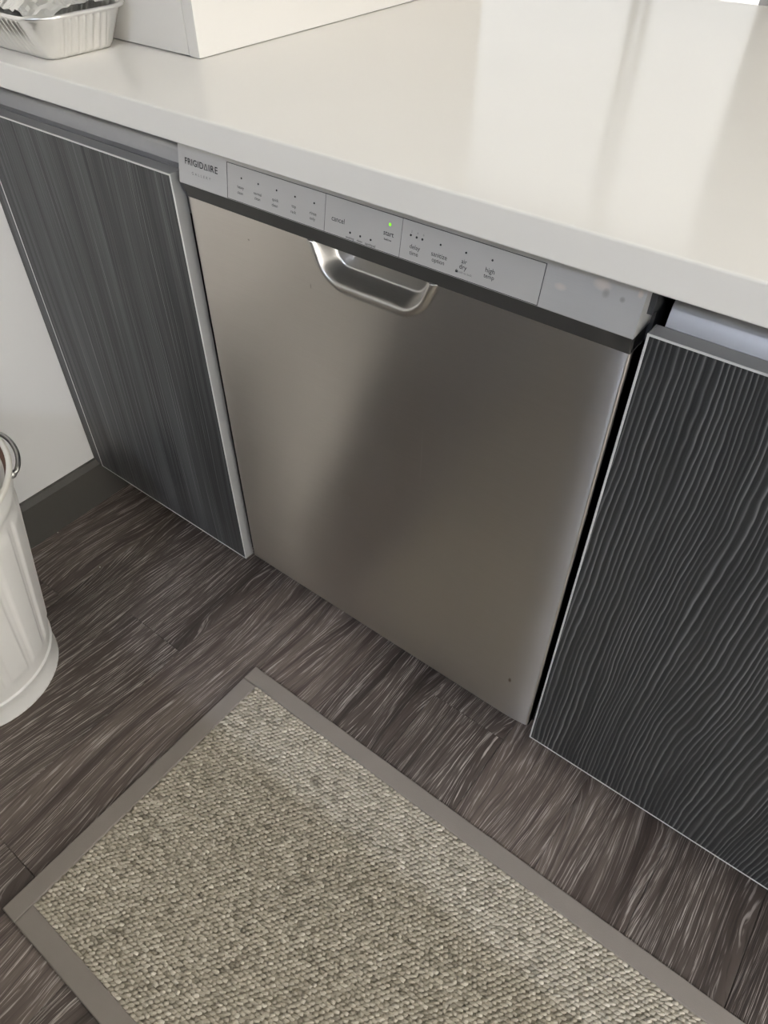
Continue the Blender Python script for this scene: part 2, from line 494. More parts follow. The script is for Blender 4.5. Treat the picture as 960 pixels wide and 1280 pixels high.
def wall_with_window(name, axis, plane, thick, lo, hi, wlo, whi, sill, head, nwin, mull):
    """wall along one axis with a window opening; glass, frame and mullions are built in it"""
    bm = bmesh.new()
    def bx(a, b, z0, z1):
        if axis == 0: add_box(bm, (a, min(plane, plane + thick), z0), (b, max(plane, plane + thick), z1))
        else: add_box(bm, (min(plane, plane + thick), a, z0), (max(plane, plane + thick), b, z1))
    bx(lo, wlo, 0, CZ); bx(whi, hi, 0, CZ); bx(wlo, whi, 0, sill); bx(wlo, whi, head, CZ)
    o = bm_obj(name, bm, M['wall']); o['kind'] = 'structure'
    t = thick / abs(thick)
    def fbox(nm, a, b, z0, z1, mat, d0, d1, parent):
        p0, p1 = sorted((plane + t * d0, plane + t * d1))
        if axis == 0: return box(nm, (a, p0, z0), (b, p1, z1), mat, parent, .003 if mat is not M['glass'] else 0)
        return box(nm, (p0, a, z0), (p1, b, z1), mat, parent, .003 if mat is not M['glass'] else 0)
    c = (wlo + whi) / 2
    wn = bpy.data.objects.new(nwin, None); COL.objects.link(wn)
    wn.location = (c, plane, sill) if axis == 0 else (plane, c, sill)
    wn['kind'] = 'structure'
    fw = .05
    fbox('frame_rail', wlo, whi, sill, sill + fw, M['frame'], .02, .08, wn)
    fbox('frame_rail', wlo, whi, head - fw, head, M['frame'], .02, .08, wn)
    fbox('frame_post', wlo, wlo + fw, sill + fw, head - fw, M['frame'], .02, .08, wn)
    fbox('frame_post', whi - fw, whi, sill + fw, head - fw, M['frame'], .02, .08, wn)
    for (a, b) in mull: fbox('mullion', a, b, sill + fw, head - fw, M['frame'], .02, .08, wn)
    edges = [wlo + fw] + [q for m_ in mull for q in m_] + [whi - fw]
    for a, b in zip(edges[0::2], edges[1::2]):
        fbox('pane', a, b, sill + fw, head - fw, M['glass'], .046, .052, wn)

wall_with_window('wall_window', 0, FY, .12, FAR_X, RX, -2.72, -0.15, 0.35, 2.42, 'window_1', [(-2.05, -2.0), (-0.745, -0.722), (-0.685, -0.664)])
wall_with_window('wall_right', 1, RX, .12, BY, FY, -2.5, 1.4, 0.45, 2.42, 'window_2', [(-1.2, -1.14), (0.1, 0.16)])
struct_box('wall_back', (WX - .1, BY - .12, 0), (RX + .1, BY, CZ), M['grey_wall'])
portal((-1.435, FY + .06, 1.385), 2.57, 2.07, (0, -1, 0))
portal((RX + .06, -0.55, 1.435), 3.9, 1.97, (-1, 0, 0))
# outside the far window: pale paving, and an unseen wall added to dim the sky reflection
struct_box('ground', (-12, FY + .14, -0.12), (9, 14, -0.02), M['paving'])
struct_box('added_wall_opposite', (-10, 7.0, -0.02), (7, 7.3, 7.5), M['render'])
# unseen stepped blocker, added to cast the shadow edges on wall and mat
bm = bmesh.new()
add_box(bm, (WX, -1.12, 0), (0.20, -1.0, 1.06))
add_box(bm, (0.20, -1.12, 0), (2.2, -1.0, 0.78))
o = bm_obj('shadow_blocker', bm, M['dark_blocker']); o['kind'] = 'structure'

# ================================================================== CEILING LAMP (cool)
cl = empty('unseen_ceiling_light', (0.95, -2.6, CZ), 'small round cool white light set under the ceiling behind the added shadow blocker', 'ceiling light')
bm = bmesh.new(); bmesh.ops.create_cone(bm, cap_ends=True, segments=32, radius1=.075, radius2=.08, depth=.03, matrix=Matrix.Translation((0.95, -2.6, CZ - .015)))
bm_obj('housing', bm, M['frame'], cl)
bm = bmesh.new(); bmesh.ops.create_cone(bm, cap_ends=True, segments=32, radius1=.028, radius2=.030, depth=.006, matrix=Matrix.Translation((0.95, -2.6, CZ - .033)))
bm_obj('diffuser', bm, M['lamp'], cl)

added_fill = empty('unseen_ceiling_light', (1.25, 0.65, CZ), 'added unseen round fill light on the ceiling to brighten the white worktop', 'ceiling light')  # added fill light, raises the worktop top without lighting its front
bm = bmesh.new(); bmesh.ops.create_cone(bm, cap_ends=True, segments=48, radius1=.185, radius2=.19, depth=.04, matrix=Matrix.Translation((1.25, 0.65, CZ - .02)))
bm_obj('housing', bm, M['frame'], added_fill)
bm = bmesh.new(); bmesh.ops.create_cone(bm, cap_ends=True, segments=48, radius1=.165, radius2=.17, depth=.006, matrix=Matrix.Translation((1.25, 0.65, CZ - .043)))
bm_obj('diffuser', bm, M['fill_lamp'], added_fill)

# ================================================================== WORKTOP
CTB, CTT, CYF, CYB = 0.8796, 0.9136, -0.0362, 0.947
bm = bmesh.new(); add_box(bm, (WX + .0005, CYF, CTB), (2.2, CYB, CTT), 0.0022, 3)
ct = bm_obj('worktop', bm, M['quartz'])
tag(ct, 'white quartz worktop with a square front edge over the dishwasher', 'worktop')

# ================================================================== LEFT CABINET
TK = 0.0195
def door_with_bands(parent, x0, x1, yf, thick, z0, z1, lam):
    d = box('door', (x0 + .0018, yf + .0012, z0 + .0018), (x1 - .0018, yf + thick - .0003, z1 - .0018), M['carcass'], parent)
    lm = bmesh.new(); add_box(lm, (x0 + .0016, yf - .0001, z0 + .0016), (x1 - .0020, yf + .0012, z1 - .0020))
    bm_obj('wood_face', lm, lam, d)
    def band(lo, hi):
        box('edge_band', lo, hi, M['edge'], d, .0005, 2)
    b_ = .0019
    band((x0, yf, z0), (x0 + b_, yf + thick, z1)); band((x1 - b_, yf, z0), (x1, yf + thick, z1))
    band((x0 + b_, yf, z0), (x1 - b_, yf + thick, z0 + b_)); band((x0 + b_, yf, z1 - b_), (x1 - b_, yf + thick, z1))
    w_ = .0023
    for lo, hi in (((x0, z0), (x0 + w_, z1)), ((x1 - w_, z0), (x1, z1)), ((x0 + w_, z0), (x1 - w_, z0 + w_)), ((x0 + w_, z1 - w_), (x1 - w_, z1))):
        box('edge_highlight_strip', (lo[0], yf - .0006, lo[1]), (hi[0], yf + .0002, hi[1]), M['lip'], d, .0002, 2)  # paler strip paints the highlight along the band's front edge
    return d

def gola(parent, x0, x1, yfront):
    pts = [(.030, CTB - .0005), (.030, .848)]
    # convex rolled lip catching the light
    for i in range(7):
        a = math.pi / 2 * i / 6
        pts.append((.030 - .006 * math.sin(a), .848 - .008 * (1 - math.cos(a))))
    pts += [(.022, .838), (.020, .8265), (yfront, .8255), (yfront, .77), (.034, .77), (.034, CTB - .0005)]
    return extrude_profile('top_channel', pts, 0, x0, x1, M['alu'], parent, 50)

ZB, ZT = 0.1040, 0.8262
lc = empty('base_cabinet', (-0.25, 0.3, 0), 'dark grey wood-grain base cabinet left of the dishwasher, beside the white wall', 'cabinet')
bm = bmesh.new(); add_box(bm, (WX + .0155, .036, .10), (-0.006, .58, CTB - .001))
bm_obj('carcass', bm, M['carcass'], lc)
door_with_bands(lc, -0.4592, -0.0108, -0.0115, TK, ZB, ZT, M['lam_left'])
fb = box('filler_strip', (WX + .0005, -0.0095, ZB), (-0.4612, 0.0085, ZT), M['lam_left'], lc, .0006)
gola(lc, WX + .001, -0.0015, .0105)
box('toe_kick', (WX + .015, .085, 0.0005), (-0.004, .10, .0995), M['carcass'], lc)

# ================================================================== RIGHT CABINET
rc = empty('base_cabinet', (0.95, 0.3, 0), 'charcoal base cabinet with deeply ridged wood door right of the dishwasher', 'cabinet')
bm = bmesh.new(); add_box(bm, (0.618, .036, .10), (1.36, .58, CTB - .001))
bm_obj('carcass', bm, M['carcass'], rc)
door_with_bands(rc, 0.6119, 1.36, -0.0014, TK, 0.0988, 0.8258, M['lam_right'])
gola(rc, 0.6195, 1.36, .0195)
box('toe_kick', (0.612, .085, 0.0005), (1.36, .10, .0995), M['carcass'], rc)

# ================================================================== DISHWASHER
dw = empty('dishwasher', (0.30, 0.29, 0), 'brushed stainless steel built-in dishwasher with touch controls and pocket handle', 'dishwasher')
bm = bmesh.new()
add_box(bm, (0.008, .036, .115), (0.598, .575, .872), .002)
bm_obj('tub', bm, M['tub'], dw)
bm = bmesh.new(); add_box(bm, (0.598, .012, .835), (0.608, .055, .876), .001); add_box(bm, (0.600, .03, .80), (0.606, .055, .836), .001)
bm_obj('mounting_bracket', bm, M['tub'], dw)
box('toe_kick', (0.0, .085, 0.0005), (0.606, .092, .114), M['black'], dw)

DX0, DX1, DZ0, DZ1 = 0.0, 0.602, 0.1095, 0.8002
def frange(a, b, n): return [a + (b - a) * i / n for i in range(n + 1)]
HX0, HX1, HZ0 = 0.2105, 0.3835, 0.7535       # outer outline of the handle pocket
HXa, HXb, HZc = HX0 - .014, HX1 + .014, HZ0 - .014
def usd(x, z):
    """signed distance (inside > 0) to a U-shaped outline open at the top with slanted sides"""
    cx = (HX0 + HX1) / 2
    half_top = (HX1 - HX0) / 2
    half = half_top - .42 * max(0.0, (DZ1 - z)) * 1.0
    R = .026
    dx = abs(x - cx) - (half - R)
    dz = (HZ0 + R) - z
    if dx > 0 and dz > 0: return R - math.hypot(dx, dz)
    return min(R - dx, R - dz)
def relief(x, z):
    s = usd(x, z)
    if s < -.007: h = 0.0
    elif s < .001:
        t = (s + .007) / .008; h = .0045 * (t * t * (3 - 2 * t))
    elif s < .003:
        h = .0045
    elif s < .017:
        t = (s - .003) / .014; h = .0045 - .0265 * (t * t * (3 - 2 * t))
    else: h = -.022
    return h
def door_y(x, z):
    # the steel sheet curls back at both vertical edges
    ex = min(x - DX0, DX1 - x)
    c = 0.0
    if DX1 - x < .048: c = .0042 * ((.048 - ex) / .048) ** 2.0
    if ex < .004: c += .0022 * ((.004 - ex) / .004) ** 2
    ez = z - DZ0
    if ez < .006: c += .004 * ((.006 - ez) / .006) ** 2
    return c - relief(x, z)
xs = sorted(set([round(v, 5) for v in frange(0, .004, 4) + frange(.004, .05, 14) + frange(.05, HXa, 6) + frange(HXa, HXb, 134) + frange(HXb, DX1 - .05, 6) + frange(DX1 - .05, DX1 - .004, 14) + frange(DX1 - .004, DX1, 4)]))
zs = sorted(set([round(v, 5) for v in frange(DZ0, DZ0 + .006, 4) + frange(DZ0 + .006, HZc, 8) + frange(HZc, DZ1, 42)]))
bmD, bmH = bmesh.new(), bmesh.new()
uvD = bmD.loops.layers.uv.new('UVMap'); uvH = bmH.loops.layers.uv.new('UVMap')
vD, vH = {}, {}
def gv(bm, cache, i, j):
    if (i, j) not in cache: cache[(i, j)] = bm.verts.new((xs[i], door_y(xs[i], zs[j]), zs[j]))
    return cache[(i, j)]
for i in range(len(xs) - 1):
    for j in range(len(zs) - 1):
        cxm, czm = (xs[i] + xs[i + 1]) / 2, (zs[j] + zs[j + 1]) / 2
        inside = HXa - 1e-6 < cxm < HXb and czm > HZc and usd(cxm, czm) > -.0075
        bm, cc, uv = (bmH, vH, uvH) if inside else (bmD, vD, uvD)
        f = bm.faces.new((gv(bm, cc, i, j), gv(bm, cc, i + 1, j), gv(bm, cc, i + 1, j + 1), gv(bm, cc, i, j + 1)))
        f.smooth = True
        for lp in f.loops: lp[uv].uv = (lp.vert.co.x, lp.vert.co.z)
# wrap the sheet round the back so the door has its thickness
def skirt(bm, cache, uv, keys, off):
    prev = None
    for key in keys:
        v = cache.get(key)
        if v is None: prev = None; continue
        b = bm.verts.new((v.co.x + off[0], .027, v.co.z + off[1]))
        if prev:
            f = bm.faces.new((prev[0], v, b, prev[1])); f.smooth = False
            for lp in f.loops: lp[uv].uv = (lp.vert.co.x, lp.vert.co.z)
        prev = (v, b)
ni, nj = len(xs), len(zs)
skirt(bmD, vD, uvD, [(0, j) for j in range(nj)], (0, 0)); skirt(bmD, vD, uvD, [(ni - 1, j) for j in range(nj)], (0, 0))
skirt(bmD, vD, uvD, [(i, 0) for i in range(ni)], (0, 0)); skirt(bmD, vD, uvD, [(i, nj - 1) for i in range(ni)], (0, 0))
skirt(bmH, vH, uvH, [(i, nj - 1) for i in range(ni)], (0, 0))
def raw_obj(name, bm, mat, parent):
    me = bpy.data.meshes.new(name); bm.to_mesh(me); bm.free()
    return link(name, me, mat, parent)
for bm in (bmD, bmH): bmesh.ops.recalc_face_normals(bm, faces=bm.faces)
dd = raw_obj('door_panel', bmD, M['steel'], dw)
hh = raw_obj('pocket_handle', bmH, M['steel_handle'], dw)
# object space is offset from world by the dishwasher empty; keep mark positions in world x / z
for o_ in (dd, hh):
    o_.data.transform(Matrix.Translation(Vector((0.30, 0.29, 0)))); o_.location = (-0.30, -0.29, 0)

# fascia: tilted plane through (y=-.009, z=.815) and (y=0, z=.868)
def fy(z): return -.009 + (z - .815) * (.009 / .053)
PZ0, PZ1 = .8185, .8755
pts = [(fy(PZ0) + .0006, PZ0), (fy(PZ0), PZ0 + .001), (fy(PZ1), PZ1), (.03, PZ1), (.03, PZ0)]
cp = extrude_profile('control_panel', pts, 0, .0015, .6025, M['steel_panel'], dw, None)
cp.data.transform(Matrix.Translation(Vector((0.30, 0.29, 0)))); cp.location = (-0.30, -0.29, 0)
strip = [(fy(PZ0) + .0007, PZ0 - .0001), (.0045, .8005), (.03, .8005), (.03, PZ0 - .0001)]
extrude_profile('lower_trim', [(fy(PZ0) + .0010, PZ0 - .0001), (-.0012, .8004), (-.0008, .7992), (.006, .7990), (.03, .7990), (.03, PZ0 - .0001)], 0, .0025, .6015, M['charcoal_plastic'], dw, None)

nrm = Vector((0, -.053, .009)).normalized()
def on_panel(x, z, h):
    p = Vector((x, fy(z), z)); return p + nrm * h
def panel_quad(bm, x0, x1, z0, z1, h0, h1):
    vs_ = []
    for h in (h0, h1):
        for (x, z) in ((x0, z0), (x1, z0), (x1, z1), (x0, z1)): vs_.append(bm.verts.new(on_panel(x, z, h)))
    for f in ((3, 2, 1, 0), (4, 5, 6, 7), (0, 1, 5, 4), (1, 2, 6, 5), (2, 3, 7, 6), (3, 0, 4, 7)): bm.faces.new([vs_[i] for i in f])
bm = bmesh.new(); panel_quad(bm, .0870, .5064, .8195, .8592, -.0004, .0003)
ov = bm_obj('touch_overlay', bm, M['overlay'], dw, None)
bm = bmesh.new()
t_ = .0006
panel_quad(bm, .0870, .5064, .8195, .8195 + t_, 0, .0005); panel_quad(bm, .0870, .5064, .8592 - t_, .8592, 0, .0005)
panel_quad(bm, .0870, .0870 + t_, .8195, .8592, 0, .0005); panel_quad(bm, .5064 - t_, .5064, .8195, .8592, 0, .0005)
bm_obj('overlay_outline', bm, M['outline'], ov)
for xd in (.2396, .3428):
    bm = bmesh.new(); panel_quad(bm, xd - .0002, xd + .0002, .8201, .8586, 0, .00045)
    bm_obj('divider_line', bm, M['outline'], ov)
def indicator(x, z, r, mat, name='indicator_light'):
    bm = bmesh.new()
    c0 = bm.verts.new(on_panel(x, z, .0009)); ring = []
    for k in range(12):
        a = 2 * math.pi * k / 12
        ring.append((bm.verts.new(on_panel(x + r * math.cos(a), z + r * math.sin(a), .0006)), bm.verts.new(on_panel(x + r * math.cos(a), z + r * math.sin(a), .0002))))
    for k in range(12):
        A, B = ring[k], ring[(k + 1) % 12]
        bm.faces.new((c0, A[0], B[0])); bm.faces.new((A[0], A[1], B[1], B[0]))
    return bm_obj(name, bm, mat, ov)
for (x, z) in [(.1110, .8463), (.1383, .8460), (.1671, .8457), (.1952, .8454), (.2236, .8453), (.3910, .8452), (.4211, .8456), (.4509, .8466)]:
    indicator(x, z, .00105, M['ink'])
for (x, z) in [(.2761, .8276), (.2902, .8274), (.3044, .8274), (.3544, .8452), (.3617, .8447), (.3688, .8446)]:
    indicator(x, z, .00115, M['ink'])
tag(indicator(.3274, .8488, .0016, M['led'], 'indicator_light'), 'lit green indicator light')

dg = None
def lettering(txt, xc, z, width, height=None, mat='ink', parent=None, bold=0.0, space=1.0):
    """flat lettering lying on the tilted fascia, centred on (xc, z)"""
    cu = bpy.data.curves.new('lettering', 'FONT'); cu.body = txt; cu.size = 1.0
    cu.align_x = 'LEFT'; cu.space_character = space; cu.offset = bold
    tmp = bpy.data.objects.new('lettering', cu); COL.objects.link(tmp)
    d_ = bpy.context.evaluated_depsgraph_get()
    me = bpy.data.meshes.new_from_object(tmp.evaluated_get(d_))
    bpy.data.objects.remove(tmp); bpy.data.curves.remove(cu)
    n = len(me.vertices); co = np.empty(n * 3); me.vertices.foreach_get('co', co); co = co.reshape(-1, 3)
    x0, x1 = co[:, 0].min(), co[:, 0].max(); y0, y1 = co[:, 1].min(), co[:, 1].max()
    s = width / (x1 - x0)
    sy = s if height is None else height / (y1 - y0)
    res = np.empty_like(co)
    for i in range(n):
        p = on_panel(xc + (co[i, 0] - (x0 + x1) / 2) * s, z + (co[i, 1] - (y0 + y1) / 2) * sy, .00045)
        res[i] = p
    me.vertices.foreach_set('co', res.ravel()); me.update()
    return link('lettering', me, M[mat], parent or ov)
lettering('FRIGID', .0301, .8458, .0326, .0074, 'ink', cp, .012, 1.10)
lettering('\u0394', .05065, .8456, .0072, .0070, 'ink', cp, 0)
lettering('IRE', .06345, .8457, .0155, .0074, 'ink', cp, .012, 1.12)
lettering('GALLERY', .0420, .8339, .0335, .0030, 'grey_ink', cp, 0, 1.7)
def two(a, b, xa, za, wa, xb, zb, wb): lettering(a, xa, za, wa, None, 'ink', None, .004); lettering(b, xb, zb, wb, None, 'ink', None, .004)
two('heavy', 'clean', .1097, .8357, .0105, .1088, .8300, .0092)
two('normal', 'clean', .1373, .8352, .0125, .1369, .8299, .0092)
two('quick', 'clean', .1654, .8347, .0098, .1646, .8292, .0092)
two('top', 'rack', .1938, .8343, .0066, .1935, .8290, .0080)
two('rinse', 'only', .2226, .8343, .0098, .2221, .8284, .0080)
lettering('cancel', .2585, .8366, .0180, None, 'ink', None, .006)
lettering('start', .3268, .8392, .0132, None, 'ink', None, .010)
lettering('below', .3264, .8333, .0098, .0022, 'ink', None, .02)
lettering('washing', .2763, .8219, .0116, None, 'ink', None, .004)
lettering('clean', .2898, .8224, .0074, None, 'ink', None, .004)
lettering('sanitized', .3043, .8222, .0140, None, 'ink', None, .004)
for t_, x in (('2', .3551), ('4', .3625), ('6', .3698)): lettering(t_, x, .8490, .0013, .0022, 'grey_ink')
two('delay', 'time', .3611, .8341, .0128, .3606, .8284, .0108)
two('sanitize', 'option', .3911, .8346, .0190, .3907, .8283, .0150)
two('air', 'dry', .4207, .8368, .0062, .4204, .8308, .0086)
two('high', 'temp', .4505, .8358, .0102, .4503, .8298, .0118)
lettering('hold to lock', .4235, .8261, .0165, .0022, 'grey_ink')
# little padlock symbol
bm = bmesh.new(); panel_quad(bm, .4123, .4149, .8248, .8266, .0001, .0006)
for a0 in range(6):
    a, b = math.pi * a0 / 6, math.pi * (a0 + 1) / 6
    P0 = [on_panel(.4136 + r * math.cos(q), .8266 + 1.2 * r * math.sin(q), .0005) for q in (a, b) for r in (.0006, .0010)]
    v4_ = [bm.verts.new(p) for p in P0]; bm.faces.new((v4_[0], v4_[1], v4_[3], v4_[2]))
bm_obj('lock_symbol', bm, M['ink'], ov)

# ================================================================== RUG
RO, RXE, RY0, RY1, BW = 0.1225, 1.30, -0.1372, -0.6600, 0.031
rug = empty('rug', (0.7, -0.4, 0), 'woven beige and grey kitchen mat with a taupe fabric border on the wood floor', 'rug')
bm = bmesh.new(); add_box(bm, (RO + .004, RY1 + .004, 0.0004), (RXE - .004, RY0 - .004, .0040))
bm_obj('backing', bm, M['rug_base'], rug)
rs = np.random.RandomState(3)
px, py = 0.0079, 0.0060
X0, X1, Y0, Y1 = RO + BW - .001, RXE - BW + .001, RY1 + BW - .001, RY0 - BW + .001
nx, ny = int((X1 - X0) / px), int((Y1 - Y0) / py)
# one stitch: a short arched yarn loop lying along x, 5 x 4 grid of points
U = np.linspace(-1, 1, 5); V = np.linspace(-1, 1, 4)
uu, vv = np.meshgrid(U, V, indexing='ij')
hz = np.sqrt(np.clip(1 - .93 * uu ** 2, 0, 1)) * np.sqrt(np.clip(1 - .9 * vv ** 2, 0, 1))
ix, iy = np.meshgrid(np.arange(nx), np.arange(ny), indexing='ij')
ix, iy = ix.ravel(), iy.ravel(); n = len(ix)
jx = rs.normal(0, .0006, n); jy = rs.normal(0, .0004, n)
rowwave = .0012 * np.sin(ix * .35 + rs.rand() * 6)
cxs = X0 + (ix + .5 + .5 * (iy % 2)) * px * (X1 - X0) / (nx * px + .5 * px) + jx
cys = Y0 + (iy + .5) * (Y1 - Y0) / ny + jy + rowwave * 0.4
rot_ = rs.normal(.38, .16, n)
lx = .0047 * (1 + rs.normal(0, .12, n)); ly = .0026 * (1 + rs.normal(0, .1, n)); hh_ = .0038 * (1 + rs.normal(0, .22, n)).clip(.45, 1.6)
a_ = uu.ravel()[None, :] * lx[:, None]; b_ = vv.ravel()[None, :] * ly[:, None]
ca, sa = np.cos(rot_)[:, None], np.sin(rot_)[:, None]
Xp = cxs[:, None] + a_ * ca - b_ * sa; Yp = cys[:, None] + a_ * sa + b_ * ca
Zp = .0036 + hz.ravel()[None, :] * hh_[:, None]
Xp = np.clip(Xp, X0 - .0005, X1 + .0005); Yp = np.clip(Yp, Y0 - .0005, Y1 + .0005)
verts = np.stack([Xp, Yp, Zp], -1).reshape(-1, 3) - np.array([0.7, -0.4, 0])
q = []
for i in range(4):
    for j in range(3): q.append((i * 4 + j, (i + 1) * 4 + j, (i + 1) * 4 + j + 1, i * 4 + j + 1))
q = np.array(q); faces = (q[None] + (np.arange(n) * 20)[:, None, None]).reshape(-1, 4)
me = bpy.data.meshes.new('weave')
me.vertices.add(len(verts)); me.vertices.foreach_set('co', verts.ravel())
me.loops.add(faces.size); me.loops.foreach_set('vertex_index', faces.ravel().astype(np.int32))
me.polygons.add(len(faces)); me.polygons.foreach_set('loop_start', np.arange(0, faces.size, 4, dtype=np.int32))
me.polygons.foreach_set('use_smooth', np.ones(len(faces), dtype=bool))
me.update(calc_edges=True); me.validate()
at = me.attributes.new('tint', 'FLOAT', 'POINT')
tint = np.clip(rs.normal(.49, .13, n), 0, 1); dk = rs.rand(n) < .05; tint[dk] = rs.uniform(0, .15, dk.sum())
at.data.foreach_set('value', np.repeat(tint, 20).astype(np.float32))
we = link('weave', me, M['rug']); we.parent = rug; we['kind'] = 'stuff'
def border(lo, hi):
    bm = bmesh.new(); add_box(bm, (lo[0], lo[1], 0.0005), (hi[0], hi[1], .0072), .0022, 3)
    return bm_obj('border', bm, M['border'], rug)
border((RO, RY1, 0), (RO + BW, RY0 - BW, 0))                       # left
border((RO, RY0 - BW, 0), (RXE, RY0, 0))                            # towards the dishwasher
border((RO + BW, RY1, 0), (RXE - BW, RY1 + BW, 0))                 # near
border((RXE - BW, RY1, 0), (RXE, RY0 - BW, 0))

# ================================================================== WHITE METAL BIN
bx_, by_, RB, RT, BH = -0.272, -0.453, 0.132, 0.200, 0.448
bn = empty('bin', (bx_, by_, 0), 'tall white enamelled metal bin with rusty rim standing on floor by wall', 'bin')
def lathe_obj(name, prof, mat, parent, seg=96, radial=None, cap_bottom=False):
    bm = bmesh.new(); rows = []
    for (r, z) in prof:
        row = []
        for k in range(seg):
            a = 2 * math.pi * k / seg
            rr = r + (radial(a, z) if radial else 0)
            row.append(bm.verts.new((bx_ + rr * math.cos(a), by_ + rr * math.sin(a), z)))
        rows.append(row)
    for A, B in zip(rows[:-1], rows[1:]):
        for k in range(seg): bm.faces.new((A[k], A[(k + 1) % seg], B[(k + 1) % seg], B[k]))
    if cap_bottom: bm.faces.new(rows[0][::-1])
    return bm_obj(name, bm, mat, parent, 50)
def bodyr(z): return .125 + (.192 - .125) * (z / BH)
def ribs(a, z):
    if z < .085 or z > .385: return 0
    f = min(1, (z - .085) / .012, (.385 - z) / .012)
    u = (a * 18 / math.pi) % 2.0        # raised panels between narrow grooves
    d = abs(u - 1.0)
    return .0030 * f * (max(0.0, 1 - (d - .66) / .10) if d > .66 else 1.0)
prof = []
for z in frange(.058, .400, 60): prof.append((bodyr(z), z))
# groove rings near the foot and below the rim
prof = [(RB - .002, .0015), (RB, .0035), (RB - .001, .012), (RB - .0015, .028), (RB - .0015, .036), (bodyr(.045) + .001, .043), (bodyr(.05) + .0035, .050), (bodyr(.055) + .0035, .055)] + prof + \
       [(bodyr(.405) + .002, .405), (bodyr(.412) + .0035, .412), (bodyr(.419) + .002, .419), (bodyr(.425), .425), (bodyr(.440), .440), (RT - .006, .444),
        (RT - .008, .444), (bodyr(.43) - .004, .43), (bodyr(.30) - .004, .30), (bodyr(.10) - .004, .10), (bodyr(.012) - .006, .012)]
lathe_obj('body', prof, M['enamel'], bn, 360, ribs, True)
lathe_obj('bottom_plate', [(.001, .013), (bodyr(.012) - .005, .013), (bodyr(.012) - .005, .010), (.001, .010)], M['enamel'], bn, 48)
bm = bmesh.new(); tube(bm, [(bx_ + (RT - .004) * math.cos(2 * math.pi * k / 96), by_ + (RT - .004) * math.sin(2 * math.pi * k / 96), BH) for k in range(96)], .0045, 10, True)
bm_obj('rolled_rim', bm, M['cream'], bn)
lathe_obj('rust_seam', [(RT - .0085, .4475), (RT - .0092, .4440), (bodyr(.432) - .0055, .432), (bodyr(.436) - .0038, .436), (RT - .0078, .4470)], M['rust'], bn)
bm = bmesh.new(); tube(bm, [(bx_ + (RB - .0012) * math.cos(2 * math.pi * k / 96), by_ + (RB - .0012) * math.sin(2 * math.pi * k / 96), .0024) for k in range(96)], .0021, 8, True)
bm_obj('foot_bead', bm, M['enamel'], bn)
# loop handle of galvanised rod on the side towards the cabinet
hp = []
TH, DA = math.radians(80), math.radians(18)
for i in range(25):
    t = -1 + 2 * i / 24
    a = TH + DA * math.sin(t * math.pi / 2) * (1.0 if abs(t) < 1 else 1)
    rr = .194 + .016 * math.cos(t * math.pi / 2) ** .7 if abs(t) < 1 else .186
    hp.append((bx_ + rr * math.cos(a), by_ + rr * math.sin(a), .424 + .012 * math.cos(t * math.pi / 2)))
bm = bmesh.new(); tube(bm, hp, .0038, 10)
bm_obj('loop_handle', bm, M['galv'], bn)
for s_ in (-1, 1):
    a = TH + s_ * DA
    bm = bmesh.new()
    c_ = Vector((bx_ + (bodyr(.424) + .004) * math.cos(a), by_ + (bodyr(.424) + .004) * math.sin(a), .424))
    bmesh.ops.create_uvsphere(bm, u_segments=12, v_segments=8, radius=.007, matrix=Matrix.Translation(c_))
    bm_obj('handle_lug', bm, M['galv'], bn)

# ================================================================== FOIL PAN
fpn = empty('foil_pan', (-0.33, 0.055, CTT), 'crinkled aluminium foil loaf pan with foil cover standing on the white worktop', 'foil pan')
PB = (-0.450, -0.234, 0.004, 0.106)        # bottom x0, x1, y0, y1
PH, FLARE = .052, .024
def rrect(x0, x1, y0, y1, r, step):
    pts = []; nrm_ = []
    def seg(p, q, nn):
        Ls = math.hypot(q[0] - p[0], q[1] - p[1]); m_ = max(2, int(Ls / step))
        for i in range(m_):
            t = i / m_; pts.append((p[0] + (q[0] - p[0]) * t, p[1] + (q[1] - p[1]) * t, Ls * t, Ls)); nrm_.append(nn)
    def arc(c, a0, nn=8):
        for i in range(nn):
            a = a0 + math.pi / 2 * i / nn
            pts.append((c[0] + r * math.cos(a), c[1] + r * math.sin(a), -1, -1)); nrm_.append((math.cos(a), math.sin(a)))
    seg((x0 + r, y0), (x1 - r, y0), (0, -1)); arc((x1 - r, y0 + r), -math.pi / 2)
    seg((x1, y0 + r), (x1, y1 - r), (1, 0)); arc((x1 - r, y1 - r), 0)
    seg((x1 - r, y1), (x0 + r, y1), (0, 1)); arc((x0 + r, y1 - r), math.pi / 2)
    seg((x0, y1 - r), (x0, y0 + r), (-1, 0)); arc((x0 + r, y0 + r), math.pi)
    return pts, nrm_
pts, nn_ = rrect(*PB[:2], *PB[2:], .014, .0012)
rw = random.Random(9)
wr = [rw.uniform(-1, 1) for _ in pts]
def pan_ring(off, z, fl_amp):
    ring = []
    for i, (p, nn) in enumerate(zip(pts, nn_)):
        o_ = off
        if p[3] > 0:
            fade = min(1, max(0, min(p[2], p[3] - p[2]) / .006))
            o_ += fl_amp * .0021 * math.sin(p[2] / .0112 * 2 * math.pi) * fade
        else: o_ += fl_amp * .0012 * wr[i]
        ring.append((p[0] + nn[0] * o_, p[1] + nn[1] * o_, z))
    return ring
layers = [(-.006, CTT + .0005, 0), (-.001, CTT + .0010, 0), (.001, CTT + .004, .4)]
for t in frange(.12, .84, 7): layers.append((FLARE * t, CTT + PH * t, 1.0))
layers += [(FLARE * .88, CTT + PH * .89, .15), (FLARE * .92, CTT + PH * .92, 0)]
bm = bmesh.new(); rows = [[bm.verts.new(p) for p in pan_ring(*l)] for l in layers]
